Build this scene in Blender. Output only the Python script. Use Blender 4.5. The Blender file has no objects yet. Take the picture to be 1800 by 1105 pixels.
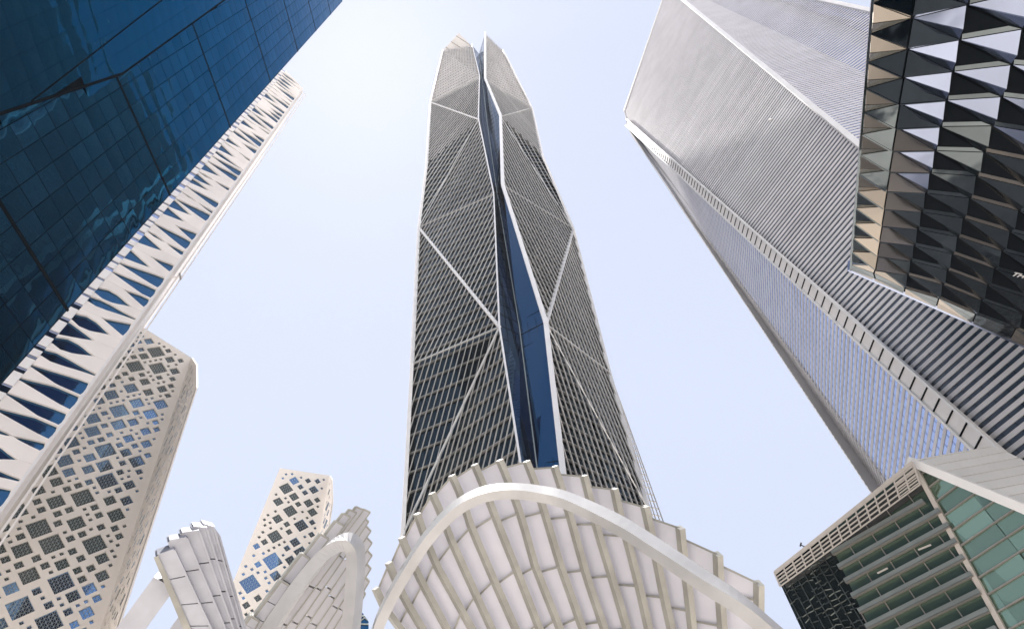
import bpy, math, random
import numpy as np
from mathutils import Vector, Matrix
random.seed(7)
R_ = math.radians
S = bpy.context.scene
C = S.collection

# ------------------------------------------------------------------ camera
CX, CY, F = 900.0, 552.5, 1100.0
VX, VY = 805.0, -225.0                       # where plumb lines meet
up = Vector((VX-CX, -(VY-CY), -F)).normalized()
fw = Vector((0, 0, -1)); yy = (fw - up*fw.dot(up)).normalized(); xx = yy.cross(up)
ROT = Matrix((xx, yy, up))                   # camera axes -> world
CAM = Vector((0, 0, 1.6))
cd = bpy.data.cameras.new('camera'); cd.lens = 22.0; cd.sensor_width = 36; cd.clip_end = 20000; cd.clip_start = .1
cam = bpy.data.objects.new('camera', cd); C.objects.link(cam)
cam.matrix_world = Matrix.Translation(CAM) @ ROT.to_4x4()
S.camera = cam
# ------------------------------------------------------------------ light
SUN_AZ, SUN_EL = -40.0, 75.0
W = bpy.data.worlds.new('World'); S.world = W; W.use_nodes = True
nt = W.node_tree; bg = nt.nodes['Background']
sky = nt.nodes.new('ShaderNodeTexSky'); sky.sky_type = 'NISHITA'; sky.sun_disc = False
sky.sun_elevation = R_(SUN_EL); sky.sun_rotation = R_(SUN_AZ)
sky.altitude = 600; sky.air_density = 1.0; sky.dust_density = 1.2; sky.ozone_density = 1.0
mxs = nt.nodes.new('ShaderNodeMix'); mxs.data_type = 'RGBA'; mxs.inputs[0].default_value = .915      # desert haze whitens the whole sky evenly
mxs.inputs[7].default_value = (2.55, 2.75, 3.35, 1)
nt.links.new(sky.outputs[0], mxs.inputs[6]); nt.links.new(mxs.outputs[2], bg.inputs[0]); bg.inputs[1].default_value = 0.15
sd = bpy.data.lights.new('sun', 'SUN'); sd.energy = 5.0; sd.angle = R_(.6); sd.color = (1, .96, .91)
so = bpy.data.objects.new('sun', sd); C.objects.link(so)
sdir = Vector((math.sin(R_(SUN_AZ))*math.cos(R_(SUN_EL)), math.cos(R_(SUN_AZ))*math.cos(R_(SUN_EL)), math.sin(R_(SUN_EL))))
so.rotation_euler = sdir.to_track_quat('Z', 'Y').to_euler(); so.location = (0, 0, 500)
S.view_settings.view_transform = 'Standard'; S.view_settings.look = 'None'
S.view_settings.exposure = 0.92; S.view_settings.gamma = 1; S.view_settings.use_curve_mapping = False
S.render.engine = 'CYCLES'; S.cycles.max_bounces = 7; S.cycles.diffuse_bounces = 3; S.cycles.glossy_bounces = 4

# ------------------------------------------------------------------ geometry helpers
def ray(px, py): return (ROT @ Vector((px-CX, -(py-CY), -F))).normalized()
def at_d(px, py, D):                        # point at horizontal distance D
    d = ray(px, py); return CAM + d*(D/math.hypot(d.x, d.y))
def at_p(px, py, p0, n):                    # point on a plane of a building
    d = ray(px, py); return CAM + d*((p0-CAM).dot(n)/d.dot(n))
def at_z(px, py, z):
    d = ray(px, py); return CAM + d*((z-CAM.z)/d.z)
def dirv(a): return Vector((math.sin(R_(a)), math.cos(R_(a)), 0))
Z = Vector((0, 0, 1))
def outn(poly):                             # unit normal of a polygon, on the camera's side
    n = (poly[1]-poly[0]).cross(poly[2]-poly[0]).normalized()
    c = sum(poly, Vector())/len(poly)
    return n if n.dot(CAM-c) > 0 else -n
def cut(poly, w, val):                      # segment where dot(p,w)=val crosses a convex polygon
    pts = []
    for i in range(len(poly)):
        a, b = poly[i], poly[(i+1) % len(poly)]
        da, db = a.dot(w)-val, b.dot(w)-val
        if (da <= 0 < db) or (db <= 0 < da): pts.append(a+(b-a)*(da/(da-db)))
    return pts[:2] if len(pts) >= 2 else None
def family(poly, w, step, phase=0.0):
    vs = [p.dot(w) for p in poly]; k = math.ceil((min(vs)-phase)/step+1e-6); out = []
    while phase+k*step < max(vs):
        s = cut(poly, w, phase+k*step)
        if s and (s[0]-s[1]).length > .15: out.append(s)
        k += 1
    return out
def clip(poly2, a, b, c):                   # keep a*x+b*y<=c
    out = []
    for i in range(len(poly2)):
        p, q = poly2[i], poly2[(i+1) % len(poly2)]
        fp, fq = a*p[0]+b*p[1]-c, a*q[0]+b*q[1]-c
        if fp <= 0: out.append(p)
        if (fp < 0 < fq) or (fq < 0 < fp):
            t = fp/(fp-fq); out.append((p[0]+(q[0]-p[0])*t, p[1]+(q[1]-p[1])*t))
    return out
def clip_to(poly2, outer):                  # outer convex, any winding
    ar = sum(outer[i][0]*outer[(i+1) % len(outer)][1]-outer[(i+1) % len(outer)][0]*outer[i][1] for i in range(len(outer)))
    o = outer if ar > 0 else outer[::-1]
    for i in range(len(o)):
        (x0, y0), (x1, y1) = o[i], o[(i+1) % len(o)]
        a, b = (y1-y0), -(x1-x0); poly2 = clip(poly2, a, b, a*x0+b*y0)
        if len(poly2) < 3: return None
    return poly2

# ------------------------------------------------------------------ materials
def mat(name, col, rough=.5, metal=0., spec=.5, var=0., scale=.3, bump=0., bscale=1., rand=0., sat_col=None, trans=0., brick=None, grain=None):
    m = bpy.data.materials.new(name); m.use_nodes = True; t = m.node_tree; b = t.nodes['Principled BSDF']; L = t.links
    b.inputs['Base Color'].default_value = (*col, 1); b.inputs['Roughness'].default_value = rough
    b.inputs['Metallic'].default_value = metal; b.inputs['Specular IOR Level'].default_value = spec
    geo = t.nodes.new('ShaderNodeNewGeometry'); cur = None
    if var or sat_col:
        n = t.nodes.new('ShaderNodeTexNoise'); n.inputs['Scale'].default_value = scale; n.inputs['Detail'].default_value = 5
        L.new(geo.outputs['Position'], n.inputs['Vector'])
        r = t.nodes.new('ShaderNodeValToRGB'); L.new(n.outputs['Fac'], r.inputs[0])
        r.color_ramp.elements[0].position = .35; r.color_ramp.elements[1].position = .68
        c0 = [c*(1-var) for c in col]; c1 = sat_col or [min(1, c*(1+var)) for c in col]
        r.color_ramp.elements[0].color = (*c0, 1); r.color_ramp.elements[1].color = (*c1, 1); cur = r.outputs[0]
    if rand:
        oi = t.nodes.new('ShaderNodeObjectInfo'); mr = t.nodes.new('ShaderNodeMapRange')
        mr.inputs['To Min'].default_value = 1-rand; mr.inputs['To Max'].default_value = 1+rand*.6
        L.new(oi.outputs['Random'], mr.inputs['Value'])
        mx = t.nodes.new('ShaderNodeMix'); mx.data_type = 'RGBA'; mx.blend_type = 'MULTIPLY'; mx.inputs[0].default_value = 1
        if cur: L.new(cur, mx.inputs[6])
        else: mx.inputs[6].default_value = (*col, 1)
        cb = t.nodes.new('ShaderNodeCombineColor')
        for k in range(3): L.new(mr.outputs[0], cb.inputs[k])
        L.new(cb.outputs[0], mx.inputs[7]); cur = mx.outputs[2]
    if cur: L.new(cur, b.inputs['Base Color'])
    if var:
        n2 = t.nodes.new('ShaderNodeTexNoise'); n2.inputs['Scale'].default_value = scale*7; L.new(geo.outputs['Position'], n2.inputs['Vector'])
        m2 = t.nodes.new('ShaderNodeMapRange'); m2.inputs['To Min'].default_value = rough*.8; m2.inputs['To Max'].default_value = min(1, rough*1.25)
        L.new(n2.outputs['Fac'], m2.inputs['Value']); L.new(m2.outputs[0], b.inputs['Roughness'])
    if bump:
        n = t.nodes.new('ShaderNodeTexNoise'); n.inputs['Scale'].default_value = bscale; n.inputs['Detail'].default_value = 1.5
        L.new(geo.outputs['Position'], n.inputs['Vector'])
        bp = t.nodes.new('ShaderNodeBump'); bp.inputs['Strength'].default_value = 1; bp.inputs['Distance'].default_value = bump
        L.new(n.outputs['Fac'], bp.inputs['Height']); L.new(bp.outputs[0], b.inputs['Normal'])
    if trans:
        tr = t.nodes.new('ShaderNodeBsdfTranslucent'); tr.inputs[0].default_value = (*[min(1, c*1.1) for c in col], 1)
        ms = t.nodes.new('ShaderNodeMixShader'); ms.inputs[0].default_value = trans
        L.new(b.outputs[0], ms.inputs[1]); L.new(tr.outputs[0], ms.inputs[2]); L.new(ms.outputs[0], t.nodes['Material Output'].inputs[0])
    return m
M = {}
M['paving'] = mat('paving', (.74, .68, .61), .8, var=.18, scale=.15)
M['alu'] = mat('louver_aluminium', (.56, .54, .53), .45, metal=.15, var=.08, scale=.2, rand=.12)
M['alu_l'] = mat('louver_paint', (.66, .64, .65), .45, metal=.1, var=.06, scale=.2, rand=.10)
M['alu_edge'] = mat('edge_trim_white', (.8, .79, .78), .4, var=.05, scale=.4)
M['glass_f'] = mat('blue_reflective_glass', (.42, .50, .72), .05, metal=1, bump=.015, bscale=.5)
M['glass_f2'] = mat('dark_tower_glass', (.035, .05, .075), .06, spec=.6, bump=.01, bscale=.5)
M['glass_left'] = mat('deep_blue_glass', (.017, .062, .108), .03, metal=1, bump=.06, bscale=.32, rand=.25)
M['glass_left'].node_tree.nodes['Principled BSDF'].inputs['Specular Tint'].default_value = (.45, .62, .85, 1)
M['joint'] = mat('black_joint', (.008, .010, .013), .8, spec=0.)
M['cream'] = mat('cream_panel', (.84, .78, .73), .7, var=.05, scale=.12, rand=.07)
M['stone'] = mat('cream_tile', (.88, .82, .75), .7, var=.04, scale=.1, rand=.0)
M['white'] = mat('white_trim', (.78, .75, .73), .55, var=.04, scale=.5)
M['glass_y'] = mat('slot_glass_blue', (.03, .11, .22), .05, metal=1, bump=.01, bscale=.6)
M['glass_d'] = mat('window_glass_blue', (.14, .28, .50), .06, metal=1, bump=.01, bscale=.6, rand=.4)
M['glass_dk'] = mat('window_dark_reflection', (.03, .04, .04), .06, spec=.5)
M['lattice'] = mat('window_lattice_metal', (.34, .38, .37), .5)
M['fin'] = mat('fin_metal_pale', (.66, .64, .61), .35, metal=.35, var=.06, scale=.1, rand=.15)
M['spandrel'] = mat('spandrel_metal', (.22, .21, .19), .45, metal=.3, var=.45, scale=.7)
M['glass_p'] = mat('tower_glass_dark', (.012, .025, .036), .05, metal=1, bump=.02, bscale=.4)
M['glass_slot'] = mat('slot_glass', (.018, .06, .13), .03, metal=1, bump=.01, bscale=.3)
M['frame_w'] = mat('slot_frame_white', (.82, .82, .83), .4, var=.03, scale=.3)
M['pan_bronze'] = mat('bronze_mirror_panel', (.30, .27, .235), .26, metal=.9, bump=.015, bscale=.8, rand=.25)
M['pan_dark'] = mat('dark_mirror_glass', (.12, .14, .15), .08, metal=1, bump=.03, bscale=.7, rand=.2)
M['pan_blue'] = mat('blue_steel_mirror_glass', (.28, .32, .43), .16, metal=1, bump=.02, bscale=.7, rand=.15)
M['green'] = mat('green_glass', (.19, .28, .215), .05, metal=.72, bump=.03, bscale=.5, rand=.3)
M['green_shaded'] = mat('green_glass_shaded', (.022, .03, .03), .08, metal=.6, bump=.04, bscale=2.0)  # cast shadow and tower reflection put into the glass colour
M['mesh_refl'] = mat('reflected_lattice_metal', (.10, .115, .11), .35, metal=.7, var=.4, scale=2)
M['mull'] = mat('mullion_bronze', (.27, .25, .23), .45, metal=.3, var=.1)
M['slat'] = mat('slat_grey', (.27, .30, .29), .4, metal=.5, var=.15)
M['lattice_w'] = mat('parapet_lattice_cream', (.50, .46, .42), .5, var=.06)
M['roofm'] = mat('roof_sheet_white', (.74, .73, .71), .45, var=.05, scale=.4, rand=.06)
M['can_panel'] = mat('canopy_fabric_panel', (.64, .635, .68), .6, var=.07, scale=.9, trans=.32, rand=.03)
M['can_rib'] = mat('canopy_rib_beige', (.31, .305, .28), .5, var=.14, scale=1.6)
M['can_beam'] = mat('canopy_beam_paint', (.43, .43, .44), .45, var=.12, scale=.9)
M['can_grey'] = mat('canopy_cladding_grey', (.40, .41, .46), .45, metal=.2, var=.10, scale=1.4)
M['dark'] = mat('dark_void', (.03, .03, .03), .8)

# ------------------------------------------------------------------ object helpers
_ub = {}
def unit_box(m):
    if m.name not in _ub:
        me = bpy.data.meshes.new('box_'+m.name)
        v = [(x, y, z) for x in (-.5, .5) for y in (-.5, .5) for z in (-.5, .5)]
        f = [(0, 1, 3, 2), (4, 6, 7, 5), (0, 4, 5, 1), (2, 3, 7, 6), (0, 2, 6, 4), (1, 5, 7, 3)]
        me.from_pydata(v, [], f); me.materials.append(m); _ub[m.name] = me
    return _ub[m.name]
BV = np.array([(x, y, z) for x in (-.5, .5) for y in (-.5, .5) for z in (-.5, .5)])
BF = np.array([(0, 1, 3, 2), (4, 6, 7, 5), (0, 4, 5, 1), (2, 3, 7, 6), (0, 2, 6, 4), (1, 5, 7, 3)])
def mesh(name, v, f, m, smooth=False):
    me = bpy.data.meshes.new(name); me.from_pydata([tuple(p) for p in v], [], [tuple(q) for q in f])
    for k in (m if isinstance(m, (list, tuple)) else [m]): me.materials.append(k)
    if smooth: me.polygons.foreach_set('use_smooth', [True]*len(me.polygons))
    return me
def thing(name, label, cat, loc, group=None):
    o = bpy.data.objects.new(name, None); C.objects.link(o); o.location = loc; o.empty_display_size = .5
    o['label'] = label; o['category'] = cat
    if group: o['group'] = group
    return o
def part(name, me, parent, M4=None, label=None, kind=None):
    o = bpy.data.objects.new(name, me); C.objects.link(o)
    if parent: o.parent = parent
    base = Matrix.Translation(-root_loc(parent)) if parent else Matrix()
    o.matrix_basis = base @ (M4 or Matrix())
    if parent and parent.type == 'MESH':      # a sub-part of a mesh part
        o.matrix_basis = parent['_w'] if False else (wm(parent).inverted() @ (M4 or Matrix()))
    if label: o['label'] = label
    if kind: o['kind'] = kind
    return o
def root_loc(p): return p.location.copy() if p is not None and p.parent is None else Vector()
def wm(o):
    m = o.matrix_basis.copy()
    while o.parent: o = o.parent; m = o.matrix_basis @ m
    return m
def bar_m(p, q, n, w, d, off=0.):           # box from p to q, w across, d along n, its inner face `off` above p-q
    a = (q-p); L = a.length; a = a/L; n = (n-a*n.dot(a)).normalized(); s = n.cross(a)
    c = (p+q)/2+n*(off+d/2)
    return Matrix(((a.x*L, s.x*w, n.x*d, c.x), (a.y*L, s.y*w, n.y*d, c.y), (a.z*L, s.z*w, n.z*d, c.z), (0, 0, 0, 1)))
def emit(name, mats4, m, parent, limit=300, stuffname=None):   # largest `limit` as objects, the rest joined
    def size(M4):
        c = Vector(M4.col[3][:3]); L = Vector(M4.col[0][:3]).length
        return -L/((c-CAM).length+1)
    ms = sorted(mats4, key=size); me = unit_box(m)
    for k in ms[:limit]: part(name, me, parent, k)
    rest = ms[limit:]
    if rest:
        A = np.array([np.array(k) for k in rest]); vv = np.einsum('kij,nj->kni', A[:, :3, :3], BV)+A[:, None, :3, 3]
        ff = (BF[None]+8*np.arange(len(rest))[:, None, None]).reshape(-1, 4)
        b = bpy.data.meshes.new(stuffname or name); b.from_pydata(vv.reshape(-1, 3).tolist(), [], ff.tolist()); b.materials.append(m)
        part(stuffname or name, b, parent, kind='stuff')
def slab(poly, n, t, off=0.):               # prism verts/faces: outer face at off, t thick inwards
    k = len(poly); v = [p+n*off for p in poly]+[p+n*(off-t) for p in poly]
    f = [tuple(range(k)), tuple(range(2*k-1, k-1, -1))]+[(i, i+k, (i+1) % k+k, (i+1) % k) for i in range(k)]
    return v, f
def slab_part(name, poly, m, parent, t=.3, off=0., n=None, label=None):
    n = n or outn(poly); v, f = slab(poly, n, t, off); return part(name, mesh(name, v, f, m), parent, label=label)
def solid(name, rings, m, parent, caps=True):
    k = len(rings[0]); v = [p for r in rings for p in r]; f = []
    for j in range(len(rings)-1):
        for i in range(k): f.append((j*k+i, j*k+(i+1) % k, (j+1)*k+(i+1) % k, (j+1)*k+i))
    if caps: f += [tuple(range(k-1, -1, -1)), tuple(range((len(rings)-1)*k, len(rings)*k))]
    return part(name, mesh(name, v, f, m), parent)

# ------------------------------------------------------------------ ground
g = mesh('ground', [(-6000, -6000, 0), (6000, -6000, 0), (6000, 6000, 0), (-6000, 6000, 0)], [(0, 1, 2, 3)], M['paving'])
go = part('ground', g, None); go['kind'] = 'structure'

# ================================================================== central tower
T = thing('faceted_skyscraper', 'tallest central skyscraper with metal fin lattice and a glass slot down its front edge', 'skyscraper', (0, 95, 0))
lev = dict(S0=((915, 815), 75), S1=((878, 575), 75), S2=((868, 342), 75), S3=((841, 210), 75), S4=((843, 135), 75))
P = {k: at_d(*p, D) for k, (p, D) in lev.items()}
z = [P['S%d' % i].z for i in range(5)]
P['R5'] = at_d(853, 58, 73); z.append(P['R5'].z)
P['S5'] = at_z(830, 80, z[5]+4)
for k, px in dict(R0=(990, 830), R1=(960, 570), R2=(884, 326), R3=(880, 205), R4=(853, 140)).items(): P[k] = at_z(*px, z[int(k[1])])
for k, px in dict(O0=(708, 940), O1=(724, 640), O2=(736, 400), O4=(757, 180)).items(): P[k] = at_z(*px, z[int(k[1])])
P['O5'] = at_z(779, 88, z[5]-6); P['M5'] = at_z(807, 57, z[5]+6)
for k, px in dict(Q0=(1142, 900), Q1=(1072, 655), Q2=(1008, 402), Q4=(935, 190)).items(): P[k] = at_z(*px, z[int(k[1])])
P['O3'] = at_z(750, 288, z[2]+.6*(z[3]-z[2])); P['Q3'] = at_z(953, 272, z[2]+.62*(z[3]-z[2]))
P['Q5'] = at_z(884, 88, z[5]-8)
for k, px in dict(V0=(945, 830), V1=(913, 575), V2=(873, 334), V3=(856, 212), V4=(846, 128)).items():
    P[k] = at_d(*px, math.hypot(P['S'+k[1]].x, P['S'+k[1]].y)+3.2)
P['V5'] = at_d(842, 95, 80)
for s in 'SROQV':                                   # carry every edge line down to the ground
    a, b = P[s+'0'], P[s+'1']; P[s+'b'] = a+(a-b)*(a.z/(b.z-a.z))*.999
LF = [('Sb', 'S0', 'O0', 'Ob'), ('S0', 'S1', 'O0'), ('S1', 'O1', 'O0'), ('S1', 'O2', 'O1'), ('S1', 'S2', 'O2'), ('S2', 'S3', 'O2'), ('S3', 'O3', 'O2'), ('S3', 'O4', 'O3'), ('S3', 'S4', 'O4'), ('S4', 'O5', 'O4'), ('S4', 'S5', 'O5'), ('S5', 'M5', 'O5')]
RF = [('Rb', 'R0', 'Q0', 'Qb'), ('R0', 'R1', 'Q0'), ('R1', 'Q1', 'Q0'), ('R1', 'Q2', 'Q1'), ('R1', 'R2', 'Q2'), ('R2', 'R3', 'Q2'), ('R3', 'Q3', 'Q2'), ('R3', 'Q4', 'Q3'), ('R3', 'R4', 'Q4'), ('R4', 'Q5', 'Q4'), ('R4', 'R5', 'Q5')]
fins, spans, glassv, glassf, edges = [], [], [], [], []
def addface(pts):
    b = len(glassv); glassv.extend(pts); glassf.append(tuple(range(b, b+len(pts))))
def fin_dir(a, b):                                   # world direction seen along pixel segment on plane
    return None
for side, FL in ((0, LF), (1, RF)):
    for names in FL:
        poly = [P[k] for k in names]; n = outn(poly)
        if any('5' in k for k in names): slab_part('crown_panel', [p-n*.6 for p in poly], M['alu'], T, .5)
        else: addface([p-n*.9 for p in poly])
        lvl = Z.cross(n).normalized(); upv = n.cross(lvl).normalized()
        if upv.z < 0: upv = -upv
        if lvl.x < 0: lvl = -lvl
        k = .36 if side == 0 else -.22; fwid = {('S3', 'O3', 'O2'): 1.7, ('S3', 'O4', 'O3'): 2.0, ('R3', 'Q4', 'Q3'): 1.7, ('S3', 'S4', 'O4'): 2.0, ('S1', 'S2', 'O2'): 1.25, ('S2', 'S3', 'O2'): .85, ('R3', 'Q4', 'Q2'): 1.7, ('R3', 'R4', 'Q4'): 1.7, ('S0', 'S1', 'O0'): .7, ('S1', 'O1', 'O0'): .7, ('S1', 'O2', 'O1'): .8}.get(names, 1.0)
        d = (upv+lvl*k).normalized(); w = n.cross(d).normalized()
        low = min(p.z for p in poly) < 5
        for s in family(poly, w, 1.3, .3): fins.append(bar_m(s[0], s[1], n, (.09 if side == 0 else .14)*fwid, .26, -.05))
        for s in family(poly, Z, 3.9, .6): spans.append(bar_m(s[0], s[1], n, .30, .36, -.8))
        if side == 1:
            for s in family(poly, Z, 3.9, 2.5): spans.append(bar_m(s[0], s[1], n, .16, .2, -.75))
# slot glass
slotv, slotf = [], []
def sq(a, b, c, d):
    i = len(slotv); slotv.extend([P[a], P[b], P[c], P[d]]); slotf.append((i, i+1, i+2, i+3))
ks = ['b', '0', '1', '2', '3', '4', '5']
for a, b in zip(ks, ks[1:]): sq('S'+a, 'V'+a, 'V'+b, 'S'+b); sq('V'+a, 'R'+a, 'R'+b, 'V'+b)
part('slot_glass', mesh('slot_glass', slotv, slotf, M['glass_slot']), T)
jn = []
for a, b in zip(ks, ks[1:]):                        # floor joints in the slot glass
    for u, v in (('S', 'V'), ('V', 'R')):
        q = [P[u+a], P[v+a], P[v+b], P[u+b]]; n = outn(q)
        for s in family(q, Z, 4.3, .6): jn.append(bar_m(s[0], s[1], n, .14, .05, .02))
        for t in (.33, .66):
            jn.append(bar_m(q[0].lerp(q[1], t), q[3].lerp(q[2], t), n, .07, .05, .02))
emit('glazing_bar', jn, M['joint'], T, 0, 'glazing_bars')
for s, w in (('S', .34), ('R', .95)):
    for a, b in zip(ks, ks[1:]):
        p, q = P[s+a], P[s+b]; n = (CAM-(p+q)/2); n.z = 0; n.normalize()
        part('slot_frame', unit_box(M['frame_w']), T, bar_m(p-(q-p).normalized()*.2, q+(q-p).normalized()*.2, n, w, 1.1, -.4))
for a, b in zip(ks, ks[1:]):
    part('valley_bar', unit_box(M['slat']), T, bar_m(P['V'+a], P['V'+b], Vector((0, -1, 0)), .2, .2, 0))
# body behind and closing back faces
cen = Vector((0, 0, 0)); cen = (P['O1']+P['Q1'])/2+Vector((0, 9, 0)); cen.z = 0
def back(p): return Vector((2*cen.x-p.x, 2*cen.y-p.y, p.z))
for L_, R__ in (('O', 'Q'),):
    seq = ['b', '0', '1', '2', '3', '4', '5']
    for a, b in zip(seq, seq[1:]):
        Ol, Qr, Ol2, Qr2 = P['O'+a], P['Q'+a], P['O'+b], P['Q'+b]
        def bk(p, f): return Vector((p.x*.8+f*2, p.y+34, p.z))
        for q in ([Ol, bk(Ol, 3), bk(Ol2, 3), Ol2], [Qr, bk(Qr, -1), bk(Qr2, -1), Qr2], [bk(Ol, 3), bk(Qr, -1), bk(Qr2, -1), bk(Ol2, 3)]):
            q = [Vector(x) for x in q]; addface(q)
        for p, q, s in ((Ol, Ol2, 'O'), (Qr, Qr2, 'Q')):
            n = (p-cen); n.z = 0; n.normalize()
            edges.append(bar_m(p, q, n, .8, .7, -.35))
part('tower_glass', mesh('tower_glass', glassv, glassf, M['glass_p']), T)
emit('fin', fins, M['fin'], T, 300, 'fin_lattice')
emit('spandrel', spans, M['spandrel'], T, 300, 'spandrel_bands')
emit('corner_post', edges, M['alu_edge'], T)
# fold lines and diagonal braces where the facets meet
fold = [('O2', 'S1', .7), ('O2', 'S2', .18), ('O1', 'S1', .25), ('O4', 'S3', .7), ('O4', 'S4', .18), ('O2', 'S3', .2), ('O0', 'S1', .4), ('R1', 'Q2', .75), ('R2', 'Q2', .18), ('R1', 'Q1', .25), ('R1', 'Q0', .22), ('R3', 'Q4', .25), ('R3', 'Q2', .25), ('R4', 'Q4', .15)]
for a, b, w in fold:
    p, q = P[a], P[b]; n = CAM-(p+q)/2; n.z = 0; n.normalize()
    part('fold_brace', unit_box(M['alu_edge'] if w == .7 else M['fin']), T, bar_m(p, q, n, w, .35, -.15))
# open screen standing beyond the right edge
scr = []
qa, qb = [P['Q0'], P['Q1']], [at_z(1163, 905, z[0]), P['Q1']+Vector((.4, .4, 0))]
sp = [qa[0]+(qa[0]-qa[1])*.9, qa[1], qb[0]+(qb[0]-qb[1])*.9]; n = outn(sp)
for s in family(sp, Z, 1.45): scr.append(bar_m(s[0], s[1], n, .14, .14))
for t in (.35, .7, 1.0): scr.append(bar_m(sp[0].lerp(sp[2], t), sp[1], n, .14, .14))
emit('edge_screen_bar', scr, M['fin'], T)

# ================================================================== right tower with level louvers
FT = thing('louvered_skyscraper', 'angular skyscraper on the right striped with level aluminium louvers and white corner trims', 'skyscraper', (60, 65, 0))
E1 = at_d(1105, 225, 90); n1 = dirv(280)
c1 = at_p(1104, 215, E1, n1); c2 = at_p(1750, 795, E1, n1)
n2 = (c1-c2).cross(dirv(148)).normalized(); n2 = -n2 if n2.dot(CAM-c1) < 0 else n2
r1 = at_p(1098, 195, c1, n2); r2 = at_p(1173, -22, c1, n2)
w2 = at_p(1515, 260, c1, n2)
def down(a, b, zz): return b+(b-a)*((zz-b.z)/(b.z-a.z))
cb, wb = down(c1, c2, 2), down(r2, w2, 2)
n3 = (r2-w2).cross(dirv(98)).normalized(); n3 = -n3 if n3.dot(CAM-w2) < 0 else n3
f1 = at_p(1243, 0, w2, n3); f2 = at_p(1506, 122, w2, n3); f1 = f1+(f1-f2)*.35; fb = down(f1, f2, 2)
n4 = (f1-f2).cross(dirv(124)).normalized(); n4 = -n4 if n4.dot(CAM-f2) < 0 else n4
g1 = at_p(1420, -4, f1, n4); g2 = at_p(1560, 27, f1, n4)
g1 = g1+(g1-g2)*2.2; g2 = g2+(g2-g1)*.25; gb = Vector((g2.x, g2.y, 2))
Eb = Vector((E1.x, E1.y, 2))
fo_t = at_p(1112, 240, E1, n1); fo_b = at_p(1560, 845, E1, n1); fo_b = down(fo_t, fo_b, 2)
# narrow facet along the left edge, turned away to stand in for a cast shadow
n5 = (fo_t-fo_b).cross(dirv(24)).normalized(); n5 = n5 if n5.dot(CAM-fo_t) > 0 else -n5
el = at_p(1105, 225, fo_t, n5); elb = down(el, at_p(1530, 860, fo_t, n5), 2)
F1b = [fo_t, c1, cb, fo_b]; F1a = [el, fo_t, fo_b, elb]
F2 = [r1, r2, wb, cb, c1]; F3 = [r2, f1, fb, wb]; F4 = [f1, g1, g2, gb, fb]
lou = []
for poly, th, dp in ((F1a, .42, .22), (F1b, .40, .07), (F2, .46, .13), (F3, .38, .12), (F4, .34, .14)):
    n = outn(poly); tl_ = 0 if poly in (F1a, F1b) else .12
    for s in family(poly, Z, 1.02, .3): lou.append(bar_m(s[0], s[1], n-Z*tl_, th, dp, 0))
emit('louver', lou, M['alu_l'], FT, 300, 'louvers')
gb_ = []
for poly, nm, m in ((F1a, 'glass_facet', 'glass_f2'), (F1b, 'glass_facet', 'glass_f'), (F2, 'glass_facet', 'glass_f2'), (F3, 'glass_facet', 'glass_f'), (F4, 'glass_facet', 'glass_f')):  # darker glass on F1a paints in the shadow along the left edge
    slab_part(nm, poly, M[m], FT, .5, 0)
    n = outn(poly); lv = Z.cross(n).normalized(); u = n.cross(lv)
    for s in family(poly, lv, 1.5): gb_.append(bar_m(s[0], s[1], n, .02 if poly is F1b else .05, .02, 0))
emit('glazing_bar', gb_, M['joint'], FT, 0, 'glazing_bars')
def rail(a, b, n, w, d, m='alu_edge', nm='corner_trim', par=FT): part(nm, unit_box(M[m]), par, bar_m(a, b, n, w, d, -.1))
# ladder corner between the two main faces
nn = (n1+n2).normalized(); side = (c1-cb).cross(nn).normalized()
slab_part('corner_strip', [c1+side*.95, c1-side*.95, cb-side*.95, cb+side*.95], M['white'], FT, .3, .55, nn)
rail(c1+side*1.0+nn*.5, cb+side*1.0+nn*.5, nn, .26, .4); rail(c1-side*1.0+nn*.5, cb-side*1.0+nn*.5, nn, .26, .4)
lad = []
k = 0
while True:
    t = (k*2.04+.6)/(c1-cb).length
    if t > 1: break
    p = c1.lerp(cb, t); lad.append(bar_m(p-side*.9, p+side*.9, nn, .15, .1, .56)); k += 1
emit('corner_slot', lad, M['joint'], FT)
rail(r2, wb, (n2+n3).normalized(), .8, .7); rail(r1, r2, n2, .4, .5, nm='roof_trim'); rail(f1, g1, n4, .3, .5, nm='fold_trim') if False else None
rail(g1, g2, n4, .9, .6, nm='roof_trim'); rail(el, elb, n1, .25, .35, m='fin'); rail(r1, c1, n1, .4, .4, m='alu')
part('facade_bracket', unit_box(M['alu_edge']), FT, bar_m(at_p(1354, 212, c1, n2)+n2*.15, at_p(1358, 211, c1, n2)+n2*.15, n2, .25, .3))
bk = [Vector((120, 120, 2)), Vector((120, 60, 2))]
body = [el, r2, g1, g2]
slab_part('rear_wall', [Eb, elb, Vector((el.x+45, el.y+5, 2)), Vector((el.x+45, el.y+5, 205)), el], M['alu'], FT, .4)

# ================================================================== left glass building
G = thing('blue_glass_building', 'dark blue mirror glass office block filling the top left corner', 'office building', (-40, 12, 0))
G0 = Vector((-30, 0, 0)); gx = Vector((1, 0, 0))
K1, K2 = at_p(215, 130, G0, gx), at_p(395, 0, G0, gx); K3 = K1+(K2-K1)*4.2; K0 = at_p(0, 200, G0, gx); K00 = K0+(K0-K1)*1.0
ye = 21.55; ztop = 163.5
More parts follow.
